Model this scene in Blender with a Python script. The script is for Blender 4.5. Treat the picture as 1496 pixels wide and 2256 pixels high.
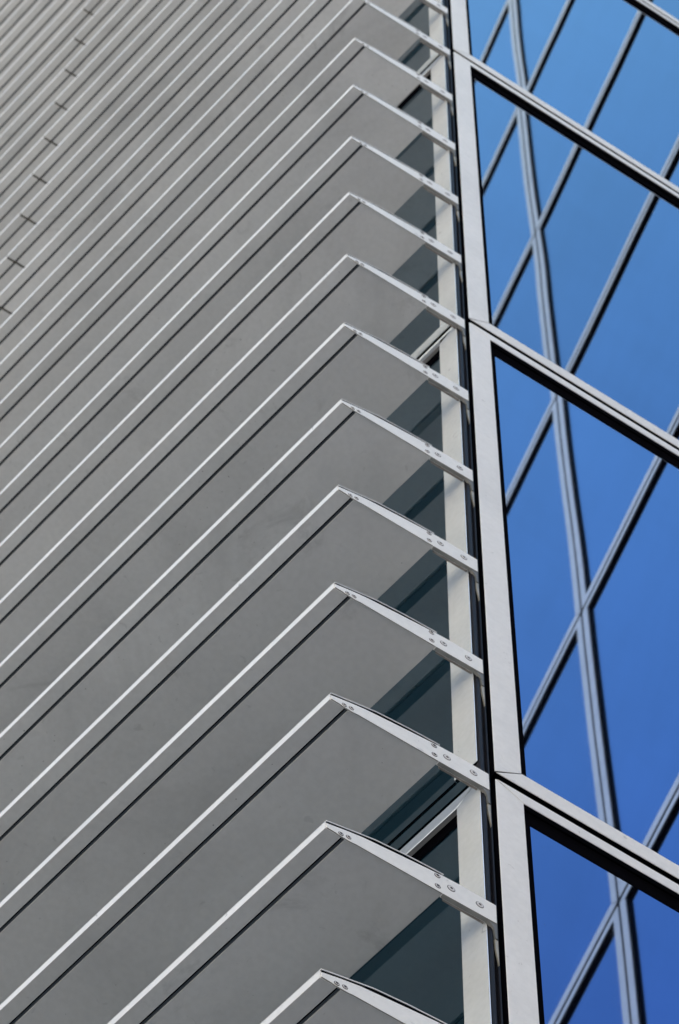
import bpy, bmesh, math, random
from mathutils import Vector, Matrix
random.seed(7)
for o in list(bpy.data.objects):
    bpy.data.objects.remove(o)
C = bpy.context.scene.collection
SC = 2.0            # metres per drawing unit
Z0 = 9.30           # height of the lowest whole sunshade above the ground (m)
PITCH = 0.36        # sunshade spacing (units)

# ------------------------------------------------------------------ camera
cam_d = bpy.data.cameras.new("camera")
cam = bpy.data.objects.new("camera", cam_d)
C.objects.link(cam)
R = ((0.839722127734748, -0.5001336946034098, -0.21150185747404363),
     (-0.5428249785743159, -0.7627961657520278, -0.35140155399456974),
     (0.01441495155805144, 0.4098881518613928, -0.9120218813905897))
CX, CY, CZ = -1.384319339865, -1.851728094223298, -3.8145017511100607
m = Matrix([[*R[0], CX * SC], [*R[1], CY * SC], [*R[2], CZ * SC + Z0], [0, 0, 0, 1]])
cam.matrix_world = m
cam_d.sensor_fit = 'HORIZONTAL'
cam_d.sensor_width = 15.7
cam_d.lens = 7445.206 / 1496 * 15.7
cam_d.clip_start = 0.1
cam_d.clip_end = 5000
cam_d.dof.use_dof = True
cam_d.dof.focus_distance = 8.75
cam_d.dof.aperture_fstop = 5.6
cam_d.dof.aperture_blades = 7
bpy.context.scene.camera = cam

# ------------------------------------------------------------------ world, sun, exposure
SUN_EL, SUN_AZ = math.radians(60), math.radians(45)      # azimuth counter-clockwise from +X
world = bpy.data.worlds.new("World")
bpy.context.scene.world = world
world.use_nodes = True
nt = world.node_tree
nt.nodes.clear()
sky = nt.nodes.new('ShaderNodeTexSky')
sky.sky_type = 'NISHITA'
sky.sun_disc = False
sky.sun_elevation = SUN_EL
sky.sun_rotation = math.pi / 2 - SUN_AZ
sky.air_density = 1.0
sky.dust_density = 0.5
sky.ozone_density = 1.0
bg = nt.nodes.new('ShaderNodeBackground')
bg.inputs['Strength'].default_value = 0.15
# the sky's own colour by height: hazy and warm-white low down, clear deep blue higher up
tc = nt.nodes.new('ShaderNodeTexCoord')
sep = nt.nodes.new('ShaderNodeSeparateXYZ')
ramp = nt.nodes.new('ShaderNodeValToRGB')
ramp.color_ramp.elements[0].position = 0.0
ramp.color_ramp.elements[0].color = (1.0, 0.75, 0.455, 1)
ramp.color_ramp.elements[1].position = 1.0
ramp.color_ramp.elements[1].color = (0.60, 0.78, 0.655, 1)
for p_, c_ in ((0.45, (0.98, 0.74, 0.485)), (0.72, (0.68, 0.61, 0.55)), (0.84, (0.50, 0.59, 0.61)), (0.96, (0.60, 0.78, 0.655))):
    e_ = ramp.color_ramp.elements.new(p_)
    e_.color = (*c_, 1)
warm = nt.nodes.new('ShaderNodeMix')
warm.data_type = 'RGBA'
warm.blend_type = 'MULTIPLY'
warm.inputs[0].default_value = 1.0
nt.links.new(tc.outputs['Generated'], sep.inputs[0])
nt.links.new(sep.outputs[2], ramp.inputs[0])
nt.links.new(ramp.outputs[0], warm.inputs[7])
wo = nt.nodes.new('ShaderNodeOutputWorld')
nt.links.new(sky.outputs[0], warm.inputs[6])
nt.links.new(warm.outputs[2], bg.inputs[0])
nt.links.new(bg.outputs[0], wo.inputs[0])
sun_d = bpy.data.lights.new("sun", 'SUN')
sun_d.energy = 4.0
sun_d.angle = math.radians(0.5)
sun_d.color = (1.0, 0.95, 0.88)
sun = bpy.data.objects.new("sun", sun_d)
C.objects.link(sun)
sd = Vector((math.cos(SUN_AZ) * math.cos(SUN_EL), math.sin(SUN_AZ) * math.cos(SUN_EL), math.sin(SUN_EL)))
sun.rotation_euler = sd.to_track_quat('Z', 'Y').to_euler()
sun.location = sd * 120
vs = bpy.context.scene.view_settings
vs.view_transform = 'Standard'
vs.look = 'None'
vs.exposure = 2.0
vs.gamma = 1.0
vs.use_curve_mapping = False
bpy.context.scene.cycles.max_bounces = 10
bpy.context.scene.cycles.glossy_bounces = 6
bpy.context.scene.cycles.diffuse_bounces = 5

# ------------------------------------------------------------------ materials
def mat(name, col, rough=0.5, metal=0.0, spec=0.5, noise=None, dirt=0.0, specks=0.0, bump=0.0,
        random_tint=0.0, ior=1.5, rough_var=0.0, tint=None, scuff=0.0):
    """noise=(scale, amount): slow tone change over world position; dirt: cloudy stains; specks: tiny dots."""
    M = bpy.data.materials.new(name)
    M.use_nodes = True
    t = M.node_tree
    N, L = t.nodes, t.links
    b = N['Principled BSDF']
    b.inputs['Base Color'].default_value = (*col, 1)
    b.inputs['Roughness'].default_value = rough
    b.inputs['Metallic'].default_value = metal
    b.inputs['IOR'].default_value = ior
    b.inputs['Specular IOR Level'].default_value = spec
    if tint:
        b.inputs['Specular Tint'].default_value = (*tint, 1)
    geo = N.new('ShaderNodeNewGeometry')
    cur = None
    def mul(fac_socket, lo, hi):
        nonlocal cur
        mr = N.new('ShaderNodeMapRange')
        mr.inputs['From Min'].default_value = lo[0]; mr.inputs['From Max'].default_value = lo[1]
        mr.inputs['To Min'].default_value = hi[0]; mr.inputs['To Max'].default_value = hi[1]
        L.new(fac_socket, mr.inputs['Value'])
        if cur is None:
            cur = mr.outputs[0]
        else:
            mm = N.new('ShaderNodeMath'); mm.operation = 'MULTIPLY'
            L.new(cur, mm.inputs[0]); L.new(mr.outputs[0], mm.inputs[1]); cur = mm.outputs[0]
    if noise:
        n = N.new('ShaderNodeTexNoise'); n.inputs['Scale'].default_value = noise[0]
        n.inputs['Detail'].default_value = 4
        L.new(geo.outputs['Position'], n.inputs['Vector'])
        mul(n.outputs['Fac'], (0.3, 0.7), (1 - noise[1], 1 + noise[1]))
    if dirt:
        n = N.new('ShaderNodeTexNoise'); n.inputs['Scale'].default_value = 3.1
        n.inputs['Detail'].default_value = 9; n.inputs['Roughness'].default_value = 0.72
        n.inputs['Distortion'].default_value = 0.6
        L.new(geo.outputs['Position'], n.inputs['Vector'])
        mul(n.outputs['Fac'], (0.60, 0.74), (1, 1 - dirt))
    if dirt:                      # broad cloudy stains
        n = N.new('ShaderNodeTexNoise'); n.inputs['Scale'].default_value = 0.9
        n.inputs['Detail'].default_value = 7; n.inputs['Roughness'].default_value = 0.62
        n.inputs['Distortion'].default_value = 1.1
        L.new(geo.outputs['Position'], n.inputs['Vector'])
        mul(n.outputs['Fac'], (0.50, 0.68), (1, 1 - dirt * 0.6))
    if dirt:                      # fine dust
        n = N.new('ShaderNodeTexNoise'); n.inputs['Scale'].default_value = 48
        n.inputs['Detail'].default_value = 3
        L.new(geo.outputs['Position'], n.inputs['Vector'])
        mul(n.outputs['Fac'], (0.35, 0.65), (0.972, 1.028))
    if scuff:                     # small smudges and scrapes
        n = N.new('ShaderNodeTexNoise'); n.inputs['Scale'].default_value = 17
        n.inputs['Detail'].default_value = 3; n.inputs['Distortion'].default_value = 1.5
        L.new(geo.outputs['Position'], n.inputs['Vector'])
        mul(n.outputs['Fac'], (0.69, 0.73), (1, 1 - scuff))
    if specks:
        v = N.new('ShaderNodeTexVoronoi'); v.inputs['Scale'].default_value = 30
        v.inputs['Randomness'].default_value = 1.0
        L.new(geo.outputs['Position'], v.inputs['Vector'])
        n = N.new('ShaderNodeTexNoise'); n.inputs['Scale'].default_value = 2.2
        n.inputs['Detail'].default_value = 2
        L.new(geo.outputs['Position'], n.inputs['Vector'])
        ad = N.new('ShaderNodeMapRange')
        ad.inputs['From Min'].default_value = 0.5; ad.inputs['From Max'].default_value = 0.72
        ad.inputs['To Min'].default_value = 0.0; ad.inputs['To Max'].default_value = 0.07
        L.new(n.outputs['Fac'], ad.inputs['Value'])
        sb = N.new('ShaderNodeMath'); sb.operation = 'SUBTRACT'
        L.new(v.outputs['Distance'], sb.inputs[0]); L.new(ad.outputs[0], sb.inputs[1])
        mul(sb.outputs[0], (0.0, 0.03), (1 - specks, 1))
    if random_tint:
        oi = N.new('ShaderNodeObjectInfo')
        mul(oi.outputs['Random'], (0, 1), (1 - random_tint, 1 + random_tint))
    if cur is not None:
        vm = N.new('ShaderNodeVectorMath'); vm.operation = 'SCALE'
        vm.inputs[0].default_value = col
        L.new(cur, vm.inputs['Scale'])
        L.new(vm.outputs[0], b.inputs['Base Color'])
    if rough_var:
        n = N.new('ShaderNodeTexNoise'); n.inputs['Scale'].default_value = 9
        n.inputs['Detail'].default_value = 6
        L.new(geo.outputs['Position'], n.inputs['Vector'])
        mr = N.new('ShaderNodeMapRange')
        mr.inputs['To Min'].default_value = max(0.02, rough - rough_var)
        mr.inputs['To Max'].default_value = rough + rough_var
        L.new(n.outputs['Fac'], mr.inputs['Value']); L.new(mr.outputs[0], b.inputs['Roughness'])
    if bump:
        n = N.new('ShaderNodeTexNoise'); n.inputs['Scale'].default_value = 1.6
        n.inputs['Detail'].default_value = 1
        L.new(geo.outputs['Position'], n.inputs['Vector'])
        bp = N.new('ShaderNodeBump'); bp.inputs['Strength'].default_value = 1.0
        bp.inputs['Distance'].default_value = bump
        L.new(n.outputs['Fac'], bp.inputs['Height']); L.new(bp.outputs[0], b.inputs['Normal'])
    return M

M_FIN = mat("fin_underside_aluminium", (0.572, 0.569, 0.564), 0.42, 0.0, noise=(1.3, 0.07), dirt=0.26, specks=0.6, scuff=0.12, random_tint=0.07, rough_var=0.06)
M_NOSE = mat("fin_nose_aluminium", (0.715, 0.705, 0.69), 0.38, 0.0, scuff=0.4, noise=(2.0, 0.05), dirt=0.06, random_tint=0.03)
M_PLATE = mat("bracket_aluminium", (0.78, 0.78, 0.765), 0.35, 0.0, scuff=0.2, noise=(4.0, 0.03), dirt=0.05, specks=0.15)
M_GROOVE = mat("groove_dark", (0.035, 0.042, 0.05), 0.5)
M_CAP_L = mat("satin_frame_aluminium", (0.845, 0.89, 0.925), 0.17, 0.42, scuff=0.25, noise=(5, 0.04), dirt=0.07, specks=0.12)
M_CAP_R = mat("white_frame_aluminium", (0.76, 0.755, 0.745), 0.38, 0.0, scuff=0.28, noise=(4, 0.03), dirt=0.12, specks=0.3)
M_LIP = mat("frame_return_shade_grey", (0.30, 0.29, 0.28), 0.5)  # light aluminium return, with its shade put into the grey
M_BLACK = mat("black_gasket_gap_shade", (0.003, 0.003, 0.0045), 0.7, spec=0.0)  # gasket black, used as painted shade in the fin gaps too
M_CHAN = mat("corner_channel_rubber", (0.011, 0.010, 0.013), 0.45, spec=0.18)
M_UNDER = mat("weathered_shaded_underside", (0.25, 0.247, 0.235), 0.5, noise=(14, 0.25), dirt=0.3)  # stained, darker plate copy for downward faces; their shade is in the colour
M_GUSSET = mat("gusset_dark_metal", (0.14, 0.145, 0.145), 0.5)
M_GROOVE_SHADE = mat("groove_shade_slate", (0.062, 0.075, 0.09), 0.5)
M_SEAM = mat('seam_shade_grey', (0.09, 0.085, 0.075), 0.8, spec=0.1)
M_BROWN = mat("weathered_cleat_metal", (0.26, 0.23, 0.21), 0.6, noise=(30, 0.35), dirt=0.3)
M_TONGUE = mat("bare_metal_tongue", (0.42, 0.40, 0.34), 0.3, 0.3, noise=(20, 0.2))
M_BOLT = mat("bolt_stainless", (0.60, 0.585, 0.58), 0.4, 0.0)
M_BOLTD = mat("bolt_recess_dark", (0.03, 0.027, 0.03), 0.6)
M_CORE = mat("core_wall", (0.08, 0.08, 0.085), 0.7, noise=(1, 0.1))
M_PLINTH = mat("plinth_stone", (0.33, 0.32, 0.30), 0.6, noise=(3, 0.12), dirt=0.2)
M_GROUND = mat("paving_ground", (0.325, 0.315, 0.312), 0.8, noise=(0.2, 0.12), dirt=0.15)

def glass(name, tint, edge, rough, bump):
    M = bpy.data.materials.new(name)
    M.use_nodes = True
    N, L = M.node_tree.nodes, M.node_tree.links
    b = N['Principled BSDF']
    b.inputs['Base Color'].default_value = (*tint, 1)
    b.inputs['Metallic'].default_value = 1.0
    b.inputs['Roughness'].default_value = rough
    b.inputs['Specular Tint'].default_value = (*edge, 1)
    geo = N.new('ShaderNodeNewGeometry')
    n = N.new('ShaderNodeTexNoise'); n.inputs['Scale'].default_value = 0.55
    n.inputs['Detail'].default_value = 0.5
    L.new(geo.outputs['Position'], n.inputs['Vector'])
    bp = N.new('ShaderNodeBump'); bp.inputs['Strength'].default_value = 1.0
    bp.inputs['Distance'].default_value = bump
    L.new(n.outputs['Fac'], bp.inputs['Height']); L.new(bp.outputs[0], b.inputs['Normal'])
    oi = N.new('ShaderNodeObjectInfo')            # coating differs a little from pane to pane
    mr = N.new('ShaderNodeMapRange')
    mr.inputs['To Min'].default_value = 0.92; mr.inputs['To Max'].default_value = 1.08
    L.new(oi.outputs['Random'], mr.inputs['Value'])
    dn = N.new('ShaderNodeTexNoise'); dn.inputs['Scale'].default_value = 1.1
    dn.inputs['Detail'].default_value = 8; dn.inputs['Roughness'].default_value = 0.65
    L.new(geo.outputs['Position'], dn.inputs['Vector'])
    dm = N.new('ShaderNodeMapRange')              # thin film of dust
    dm.inputs['From Min'].default_value = 0.4; dm.inputs['From Max'].default_value = 0.75
    dm.inputs['To Min'].default_value = 1.03; dm.inputs['To Max'].default_value = 0.93
    L.new(dn.outputs['Fac'], dm.inputs['Value'])
    mm = N.new('ShaderNodeMath'); mm.operation = 'MULTIPLY'
    L.new(mr.outputs[0], mm.inputs[0]); L.new(dm.outputs[0], mm.inputs[1])
    vm = N.new('ShaderNodeVectorMath'); vm.operation = 'SCALE'
    vm.inputs[0].default_value = tint
    L.new(mm.outputs[0], vm.inputs['Scale']); L.new(vm.outputs[0], b.inputs['Base Color'])
    return M
M_GLASS = glass("blue_coated_glass", (0.295, 0.40, 0.64), (0.97, 1.0, 0.95), 0.017, 0.0017)
M_GLASS_D = mat("dark_tinted_glass", (0.003, 0.011, 0.018), 0.03, 0.0, ior=2.15, bump=0.001, tint=(0.30, 0.72, 1.0))

# ------------------------------------------------------------------ mesh helpers
A = -0.17887063284122828
DA = Vector((math.sin(A), math.cos(A), 0))          # left facade, away from the corner
NL = Vector((-math.cos(A), math.sin(A), 0))         # left facade, outward
XX, YY, ZZ = Vector((1, 0, 0)), Vector((0, 1, 0)), Vector((0, 0, 1))

def prism(bm, pts, vec, mi=0):
    """solid from a planar outline (list of Vector) pushed along vec; units, scaled to metres."""
    a = [bm.verts.new(p * SC) for p in pts]
    b = [bm.verts.new((p + vec) * SC) for p in pts]
    fs = [bm.faces.new(a), bm.faces.new(list(reversed(b)))]
    n = len(pts)
    for i in range(n):
        fs.append(bm.faces.new((a[i], b[i], b[(i + 1) % n], a[(i + 1) % n])))
    for f in fs:
        f.material_index = mi
    return fs

def finish(name, bm, mats, parent=None, loc=(0, 0, 0), bevel=0.0, segs=1):
    bmesh.ops.recalc_face_normals(bm, faces=bm.faces)
    if bevel:
        es = [e for e in bm.edges if e.calc_face_angle(0) > 0.5]
        bmesh.ops.bevel(bm, geom=es, offset=bevel, segments=segs, profile=0.5, affect='EDGES', clamp_overlap=True)
        bmesh.ops.recalc_face_normals(bm, faces=bm.faces)
    me = bpy.data.meshes.new(name)
    bm.to_mesh(me)
    bm.free()
    for mm in (mats if isinstance(mats, (list, tuple)) else [mats]):
        me.materials.append(mm)
    o = bpy.data.objects.new(name, me)
    o.location = loc
    C.objects.link(o)
    if parent:
        o.parent = parent
    return o

def copy_tree(o, parent=None, offset=None):
    c = o.copy()
    C.objects.link(c)
    c.parent = parent
    if offset is not None:
        c.location = o.location + offset
    for ch in list(o.children):
        copy_tree(ch, c)
    return c

def root(name, label, cat, loc=(0, 0, 0)):
    e = bpy.data.objects.new(name, None)
    e.location = loc
    e.empty_display_size = 1
    C.objects.link(e)
    e['label'] = label
    e['category'] = cat
    return e

# ------------------------------------------------------------------ ground
bm = bmesh.new()
g = 1500
vs_ = [bm.verts.new(v) for v in ((-g, -g, 0), (g, -g, 0), (g, g, 0), (-g, g, 0))]
bm.faces.new(vs_)
ground = finish('ground', bm, M_GROUND)
ground['kind'] = 'structure'

M_BOUNCE_DIM = mat("bounce_dimming_asphalt", (0.10, 0.096, 0.092), 0.85, noise=(2, 0.15))
bm = bmesh.new()
bm.faces.new([bm.verts.new(v) for v in ((-22, -24, 0.004), (40, -24, 0.004), (40, -4, 0.004), (60, 60, 0.004), (-22, 60, 0.004))])
bounce_dimming_sheet = finish('bounce_dimming_sheet', bm, M_BOUNCE_DIM)  # unseen dark sheet, added to weaken light bounced up near the tower
bounce_dimming_sheet['kind'] = 'structure'

# ------------------------------------------------------------------ window panels
W_ST, W_TOP, W_BOT = 0.0473, 0.0269, 0.0404
GAP = 0.0191
ZJ = 0.4038                       # height of the first joint (units above Z0)
PANEL = 5 * PITCH

def window(parent, O, t, n, u0, u1, z0, z1, cap_mat, glass_mat, lip_mat, lip, bottom=True, top_grey=False,
           pane_turn=(0.0, 0.0), W_ST=W_ST, gk=0.0165, gt=0.0330):
    """one framed pane; O: a point of the cap's outer plane at u=0,z=0; t: sideways, n: outward"""
    def P(u, z, d):               # d: depth behind the cap face
        return O + t * u + ZZ * z - n * d
    zb = z0
    bot = W_BOT if bottom else 0.004
    body = bmesh.new()
    e = 0.0012
    def bar(ua, ub, za, zb_, d0, d1, mi):
        prism(body, [P(ua, za, d0), P(ub, za, d0), P(ub, zb_, d0), P(ua, zb_, d0)], -n * (d1 - d0), mi)
    ct = 0.0016
    # return lips right behind the caps, then the wider black gasket round the glass
    for (ua, ub, za, zz) in ((u0 + e, u0 + W_ST - e, z0 + e, z1 - e), (u1 - W_ST + e, u1 - e, z0 + e, z1 - e)):
        bar(ua, ub, za, zz, ct + .0003, 0.0107, 0)
    bar(u0 + W_ST, u1 - W_ST, z1 - W_TOP + e, z1 - e, ct + .0003, ct + lip, 1)
    bar(u0 + W_ST, u1 - W_ST, z1 - W_TOP + e * 2, z1 - e * 2, ct + lip, 0.0107, 0)
    bar(u0 + W_ST, u1 - W_ST, z0 + e, z0 + bot - e, ct + .0003, 0.0107, 0)
    bar(u0 + e, u0 + W_ST + gk, z0 + e, z1 - e, 0.0108, 0.045, 0)
    bar(u1 - W_ST - gk, u1 - e, z0 + e, z1 - e, 0.0108, 0.045, 0)
    bar(u0 + W_ST + gk, u1 - W_ST - gk, z1 - W_TOP - gt, z1 - e, 0.0108, 0.045, 0)
    bar(u0 + W_ST + gk, u1 - W_ST - gk, z0 + e, z0 + bot + 0.006, 0.0108, 0.045, 0)
    w = finish('window', body, [M_BLACK, lip_mat], parent)
    # glass
    gb = bmesh.new()
    ga, gc = u0 + W_ST + gk - .004, u1 - W_ST - gk + .004
    za, zc = z0 + bot, z1 - W_TOP - gt + .004
    cu, cz = (ga + gc) / 2, (za + zc) / 2
    def G(u, z, d):               # a pane sits a hair out of true in its frame
        return P(u, z, d + .0012 + (z - cz) * pane_turn[0] + (u - cu) * pane_turn[1])
    prism(gb, [G(ga, za, .0113), G(gc, za, .0113), G(gc, zc, .0113), G(ga, zc, .0113)], -n * 0.010)
    finish('glass_pane', gb, glass_mat, w)
    # mitred caps
    q = 0.0010
    def cap(name, pts, extra=None, m_=None):
        b = bmesh.new()
        prism(b, pts, -n * ct)
        finish(name, b, m_ or cap_mat, w, bevel=0.0007 * SC)
    iz1, iz0 = z1 - W_TOP, z0 + bot
    ia, ib = u0 + W_ST, u1 - W_ST
    cap('frame_stile', [P(u0, z0 + q * 2, 0), P(ia, iz0 + q, 0), P(ia, iz1 - q, 0), P(u0, z1 - q * 2, 0)])
    cap('frame_stile', [P(u1, z0 + q * 2, 0), P(ib, iz0 + q, 0), P(ib, iz1 - q, 0), P(u1, z1 - q * 2, 0)])
    if top_grey:                  # this rail leans in at its foot
        b = bmesh.new()
        prism(b, [P(u0 + q * 2, z1, 0), P(u1 - q * 2, z1, 0), P(ib - q, iz1, 0.013), P(ia + q, iz1, 0.013)], -n * ct)
        finish('frame_rail', b, cap_mat, w, bevel=0.0005 * SC)
    else:
        cap('frame_rail', [P(u0 + q * 2, z1, 0), P(ia + q, iz1, 0), P(ib - q, iz1, 0), P(u1 - q * 2, z1, 0)])
    if bottom:
        cap('frame_rail', [P(u0 + q * 2, z0, 0), P(ia + q, iz0, 0), P(ib - q, iz0, 0), P(u1 - q * 2, z0, 0)])
    return w

ZB = Z0 / SC
def row_z(j):                     # panel row j spans joint j-1 .. joint j
    return ZB + ZJ + PANEL * (j - 1) + GAP / 2, ZB + ZJ + PANEL * j - GAP / 2

tower = root('glass_tower', 'office tower corner with rows of grey metal sunshade fins beside white framed blue glass', 'office tower')
TURN = {0: (-0.0015, 0.0), 1: (-0.0003, 0.0), 2: (0.0008, 0.0012), 3: (-0.0006, 0.0)}
YR = -0.0049
ROWS = range(-1, 9)
for j in ROWS:
    z0_, z1_ = row_z(j)
    window(tower, Vector((0, YR, 0)), XX, -YY, 0.0, 1.318, z0_, z1_, M_CAP_R, M_GLASS,
           M_CHAN, 0.006, pane_turn=TURN.get(j, (0, 0)))
for c in range(3):
    for j in ROWS:
        z0_, z1_ = row_z(j)
        ua = 0.0105 + 1.448 * c + (0.003 if (j == 1 and c == 0) else 0)
        ub = 0.0105 + 1.448 * (c + 1) - GAP
        lift = 0.034 if j == 1 else 0
        w_ = window(tower, NL * 0.0177, DA, NL, ua, ub, z0_ + lift, z1_, M_CAP_L, M_GLASS_D,
                    M_LIP, 0.007, bottom=(j != 1), top_grey=(j == 1), gk=0.006, gt=0.022)
        if lift:                  # a dark sill panel stands here in place of the bottom rail
            b = bmesh.new()
            o_ = NL * 0.0137
            prism(b, [o_ + DA * ua + ZZ * z0_, o_ + DA * ub + ZZ * z0_, o_ + DA * ub + ZZ * (z0_ + lift + .012), o_ + DA * ua + ZZ * (z0_ + lift + .012)], -NL * .03)
            finish('sill_panel', b, M_GLASS_D, w_)

# core of the building behind the panels, plinth, corner channel
def vert_prism(name, pts, za, zb_, mats, parent, **kw):
    b = bmesh.new()
    prism(b, [Vector((p[0], p[1], za)) for p in pts], ZZ * (zb_ - za))
    return finish(name, b, mats, parent, **kw)
def LF(u, off):                   # point on plan from the left facade
    v = NL * off + DA * u
    return (v.x, v.y)
ZT = 23.5
core_pts = [(0.02, 0.042), (1.36, 0.042), (9.0, 0.042), (9.0, 6.0)]
e0 = LF(0.03, -0.030); e1 = LF(4.36, -0.030)
vert_prism('wall', [(0.03, 0.043), (6.0, 0.043), (6.0, 5.2), (e1[0], 5.2), e1, LF(0.045, -0.030)], 0.03, ZT, M_CORE, tower)
vert_prism('plinth', [(-0.012, -0.003), (1.34, -0.003), (1.34, 0.04), LF(0.05, -0.028), LF(4.34, -0.028), LF(4.34, 0.012), LF(0.008, 0.014)],
           0.0, row_z(-1)[0] - GAP, M_PLINTH, tower)
chan = [(-0.0175, 0.0112), (-0.0165, 0.0070), (-0.0145, 0.0050), (-0.0122, 0.0046), (-0.0100, 0.0060), (-0.0088, 0.0108),
        (-0.0060, 0.0108), (-0.0042, 0.0062), (-0.0020, 0.0056), (-0.0004, 0.0080), (-0.0004, 0.040), (-0.0175, 0.040)]
vert_prism('corner_gasket', chan, row_z(-1)[0] - GAP, ZT - 1, M_CHAN, tower)

# ------------------------------------------------------------------ sunshade fins
ZF = -0.0028
def XZ(x, z, y=0.0):
    return Vector((x, y, z))
def along(pts, u0, u1, bm_, mi=0):
    prism(bm_, [XZ(x, z) + DA * (u0 / DA.y) for x, z in pts], DA * ((u1 - u0) / DA.y), mi)

def make_fin(u0, u1, end, seam=False):
    """u0,u1: distance (in y) of both ends from the corner plane"""
    b = bmesh.new()
    body = [(-.2418, ZF), (-.0920, ZF), (-.0920, .0400), (-.1540, .0285), (-.2166, .0190), (-.2418, .0115)]
    along(body, u0, u1, b)
    fin = finish('sunshade_fin', b, M_FIN, tower, (0, 0, Z0), bevel=0.0006 * SC)
    b = bmesh.new()
    along([(-.2483, .0005), (-.2452, .0005), (-.2452, .0060), (-.2483, .0060)], u0 + .001, u1 - .001, b, 1)
    along([(-.2451, -.0006), (-.2419, -.0006), (-.2419, .0060), (-.2451, .0060)], u0 + .001, u1 - .001, b, 0)
    finish('groove_shade_strip', b, [M_GROOVE_SHADE, M_BLACK], fin)  # the groove's shadow, put in as black and slate strips
    b = bmesh.new()
    along([(-.2730, -.0035), (-.2484, -.0035), (-.2484, .0075), (-.2620, .0090), (-.2730, .0122)], u0, u1, b)
    for f in b.faces:
        f.normal_update()
    bmesh.ops.recalc_face_normals(b, faces=b.faces)
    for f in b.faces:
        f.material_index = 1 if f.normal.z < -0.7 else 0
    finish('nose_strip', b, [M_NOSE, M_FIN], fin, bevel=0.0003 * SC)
    b = bmesh.new()
    along([(-.2729, .0126), (-.1970, .0352), (-.1450, .0425), (-.0900, .0470), (-.0900, .0490), (-.1450, .0446), (-.1970, .0374), (-.2729, .0146)], u0 - (.002 if end else 0), u1, b)
    finish('top_sheet', b, M_NOSE, fin)
    b = bmesh.new()
    along([(-.2705, .0080), (-.2450, .0150), (-.1970, .0262), (-.1540, .0320), (-.0940, .0418), (-.0940, .0464), (-.1450, .0423), (-.1970, .0350), (-.2705, .0130)], u0 - (.0012 if end else -.003), u1 - .003, b)
    finish('gap_shade_strip', b, M_BLACK, fin)  # fills the open gap under the sheet; its darkness is painted black
    if seam:                      # added filler between lengths; the open gap's darkness put in as colour
        b = bmesh.new()
        along([(-.2700, -.0020), (-.0940, -.0015), (-.0940, .0400), (-.1540, .0285), (-.2166, .0190), (-.2690, .0060)], u0 - .0060, u0 - .0008, b)
        finish('seam_shade', b, M_SEAM, fin)
    if end:
        b = bmesh.new()
        prism(b, [XZ(-.2722, -.0030), XZ(-.2722, .0070), XZ(-.2450, .0160), XZ(-.2166, .0238), XZ(-.1540, .0335), XZ(-.0925, .0425),
                  XZ(-.0925, -.0031), XZ(-.2270, -.0042), XZ(-.2345, -.0056), XZ(-.2520, -.0050), XZ(-.2590, -.0034)],
              YY * .0022)
        prism(b, [XZ(-.0925, -.0031), XZ(-.0925, .0426), XZ(-.0660, .0447), XZ(-.0072, .0447), XZ(-.0072, -.0010)], YY * .0075)
        bmesh.ops.recalc_face_normals(b, faces=b.faces)
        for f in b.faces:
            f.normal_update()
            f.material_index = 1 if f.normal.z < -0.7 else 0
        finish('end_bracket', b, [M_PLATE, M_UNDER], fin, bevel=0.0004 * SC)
        b = bmesh.new()
        prism(b, [XZ(-.086, .001, .0090), XZ(-.086, .030, .0090), XZ(-.0215, .030, .0090), XZ(-.0215, .001, .0090)], YY * .0034)
        finish('wall_cleat', b, M_BROWN, fin, bevel=0.0004 * SC)
        b = bmesh.new()
        prism(b, [XZ(-.0225, -.0018, .0012), XZ(-.0175, -.0050, .0012), XZ(-.0135, -.0110, .0012), XZ(-.0108, -.0200, .0012), XZ(-.0096, -.0380, .0012),
                  XZ(-.0066, -.0380, .0012), XZ(-.0066, -.0018, .0012)], YY * .0056)
        finish('gusset', b, M_GUSSET, fin)
        b = bmesh.new()
        prism(b, [XZ(-.0098, -.0382, .0030), XZ(-.0092, -.0600, .0030), XZ(-.0070, -.0790, .0030), XZ(-.0050, -.0980, .0030), XZ(-.0050, -.0382, .0030)], YY * .0030)
        finish('gusset_tongue', b, M_TONGUE, fin)
        for (x, z, r) in ((-.2507, .0000, .0041), (-.2390, .0022, .0042), (-.1006, .0342, .0048), (-.1003, .0082, .0048), (-.0790, .0214, .0064), (-.0340, .0215, .0064)):
            b = bmesh.new()
            n = 20
            sm = 0.52 if r < .006 else 0.36            # the small screws are mostly socket
            rings = [(1.0, -.0001, 1), (0.97, -.0005, 1), (0.80 if r < .006 else 0.86, -.0006, 0), (0.74, -.0009, 0), (sm, -.0011, 1), (sm - .04, -.0007, 1), (0, -.0006, 1)]
            prev = None
            for ri, (f_, y, mi) in enumerate(rings):
                if f_ == 0:
                    cv = b.verts.new(Vector((x, y, z)) * SC)
                    for i in range(n):
                        b.faces.new((prev[i], prev[(i + 1) % n], cv)).material_index = 1
                    break
                cur = [b.verts.new(Vector((x + r * f_ * math.cos(i * 2 * math.pi / n), y, z + r * f_ * math.sin(i * 2 * math.pi / n))) * SC) for i in range(n)]
                if prev:
                    for i in range(n):
                        b.faces.new((prev[i], prev[(i + 1) % n], cur[(i + 1) % n], cur[i])).material_index = rings[ri - 1][2]
                prev = cur
            finish('bolt', b, [M_BOLT, M_BOLTD], fin)
    return fin

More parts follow.
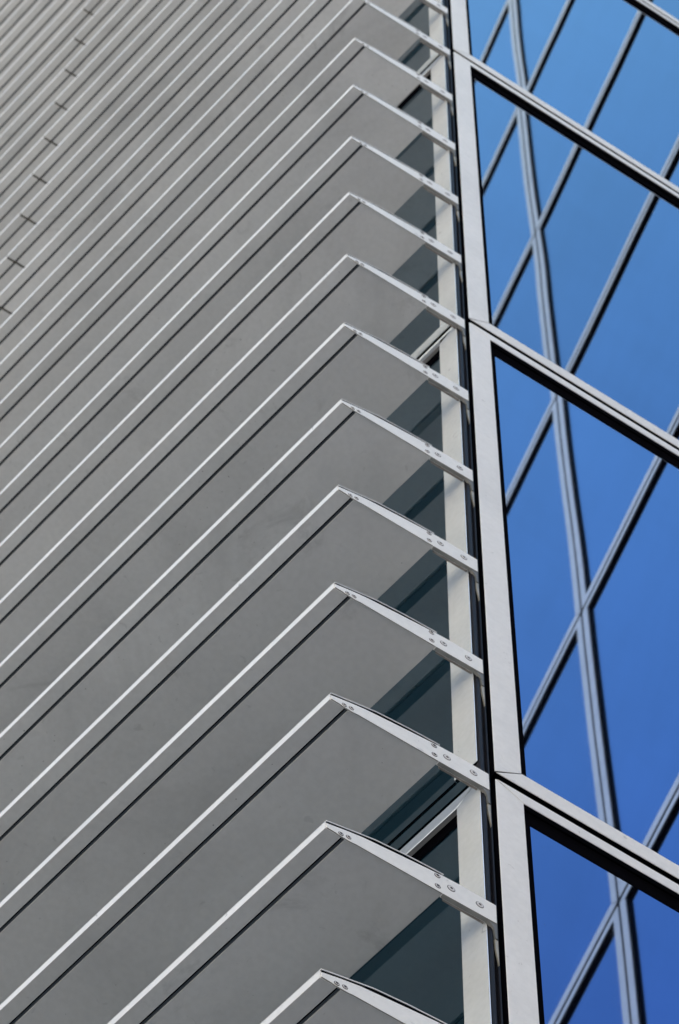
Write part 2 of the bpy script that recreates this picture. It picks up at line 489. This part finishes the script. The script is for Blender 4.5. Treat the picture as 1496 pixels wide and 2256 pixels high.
JU = 1.4365 * DA.y
first = [make_fin(.0023, JU - .0034, True), make_fin(JU + .0034, 2 * JU - .0034, False, True), make_fin(2 * JU + .0034, 3 * JU - .0034, False, True)]
KS = list(range(-2, 31))
for n_, proto in enumerate(first):
    for k in KS:
        f = proto if k == KS[0] else copy_tree(proto, tower)
        f.location = Vector((random.uniform(-.0008, .0008), 0, Z0 + k * PITCH * SC + random.uniform(-.0012, .0012) * (2 if n_ else 1)))

# ------------------------------------------------------------------ the wing that faces the corner and shows in the blue panes
wing = root('glass_wing', 'neighbouring glass wing of white framed blue panes, seen mirrored in the right-hand panes', 'building', (0, 0, 0))
VX, VY = 1.674, -1.713            # the upright joint that shows in the mirror image
OW = Vector((VX, VY, 0))
DW = -DA                          # along the wing, away from the tower
for c, (ua, ub) in enumerate(((-1.73 + .035, -.006), (.006, 1.73 - .006), (1.73 + .006, 3.46))):
    for j in ROWS:
        z0_, z1_ = row_z(j)
        window(wing, OW, DW, NL, ua, ub, z0_, z1_, M_CAP_R, M_GLASS, M_CHAN, 0.006, W_ST=0.032)
def WP(u, off):
    v = OW + DW * u + NL * off
    return (v.x, v.y)
vert_prism('wall', [WP(-1.72, -.05), WP(3.40, -.05), (8.0, WP(3.40, 0)[1]), (8.0, -.03)], 0.03, ZT - .2, M_CORE, wing)
vert_prism('plinth', [WP(-1.70, -.004), WP(3.46, -.004), WP(3.46, -.045), WP(-1.70, -.045)], 0.0, row_z(-1)[0] - GAP, M_PLINTH, wing)
print('verts', sum(len(o.data.vertices) for o in bpy.data.objects if o.type == 'MESH'))

# ------------------------------------------------------------------ added unseen blocks behind the camera, for warm bounced sunlight
M_STONE = mat("warm_bounce_stone", (0.68, 0.60, 0.50), 0.7, noise=(0.6, 0.1), dirt=0.15)
M_WIN = mat("street_window_glass", (0.03, 0.035, 0.04), 0.08)
def block(label, x0, x1, y0, y1, h, face):
    r = root('bounce_block', label, 'building', ((x0 + x1) / 2, (y0 + y1) / 2, 0))  # added out of view to throw warm sunlight back at the tower
    r_loc = Vector(r.location)
    def child(name, bm_, m_):
        o = finish(name, bm_, m_, r)
        o.location = -r_loc
        return o
    b = bmesh.new()
    prism(b, [Vector(p) / SC for p in ((x0, y0, 0), (x1, y0, 0), (x1, y1, 0), (x0, y1, 0))], ZZ * (h / SC))
    child('wall', b, M_STONE)
    b = bmesh.new()
    e = 0.5
    prism(b, [Vector(p) / SC for p in ((x0 - e, y0 - e, h + .003), (x1 + e, y0 - e, h + .003), (x1 + e, y1 + e, h + .003), (x0 - e, y1 + e, h + .003))], ZZ * (0.7 / SC))
    child('cornice', b, M_STONE)
    L_ = (y1 - y0) if face == 'x' else (x1 - x0)
    nb, nf = min(12, int(L_ / 8)), min(8, int((h - 5) / 4.4))
    for i in range(nb):
        for j in range(nf):
            c0 = (L_ / nb) * (i + 0.3); c1 = c0 + 0.4 * L_ / nb
            z = 5 + 4.4 * j
            b = bmesh.new()
            if face == 'x':
                q_ = [(x1 + .02, y0 + c0, z), (x1 + .02, y0 + c1, z), (x1 + .02, y0 + c1, z + 2.4), (x1 + .02, y0 + c0, z + 2.4)]; v = Vector((-.3, 0, 0))
            else:
                q_ = [(x0 + c0, y1 + .02, z), (x0 + c1, y1 + .02, z), (x0 + c1, y1 + .02, z + 2.4), (x0 + c0, y1 + .02, z + 2.4)]; v = Vector((0, -.3, 0))
            prism(b, [Vector(p) / SC for p in q_], v / SC)
            child('window', b, M_WIN)
block('long unseen pale stone block, added to bounce warm sunlight onto the fins', -72, -52, -70, 50, 34, 'x')
block('unseen pale stone block, added to bounce warm sunlight onto the blue glass front', -46, 46, -92, -74, 30, 'y')
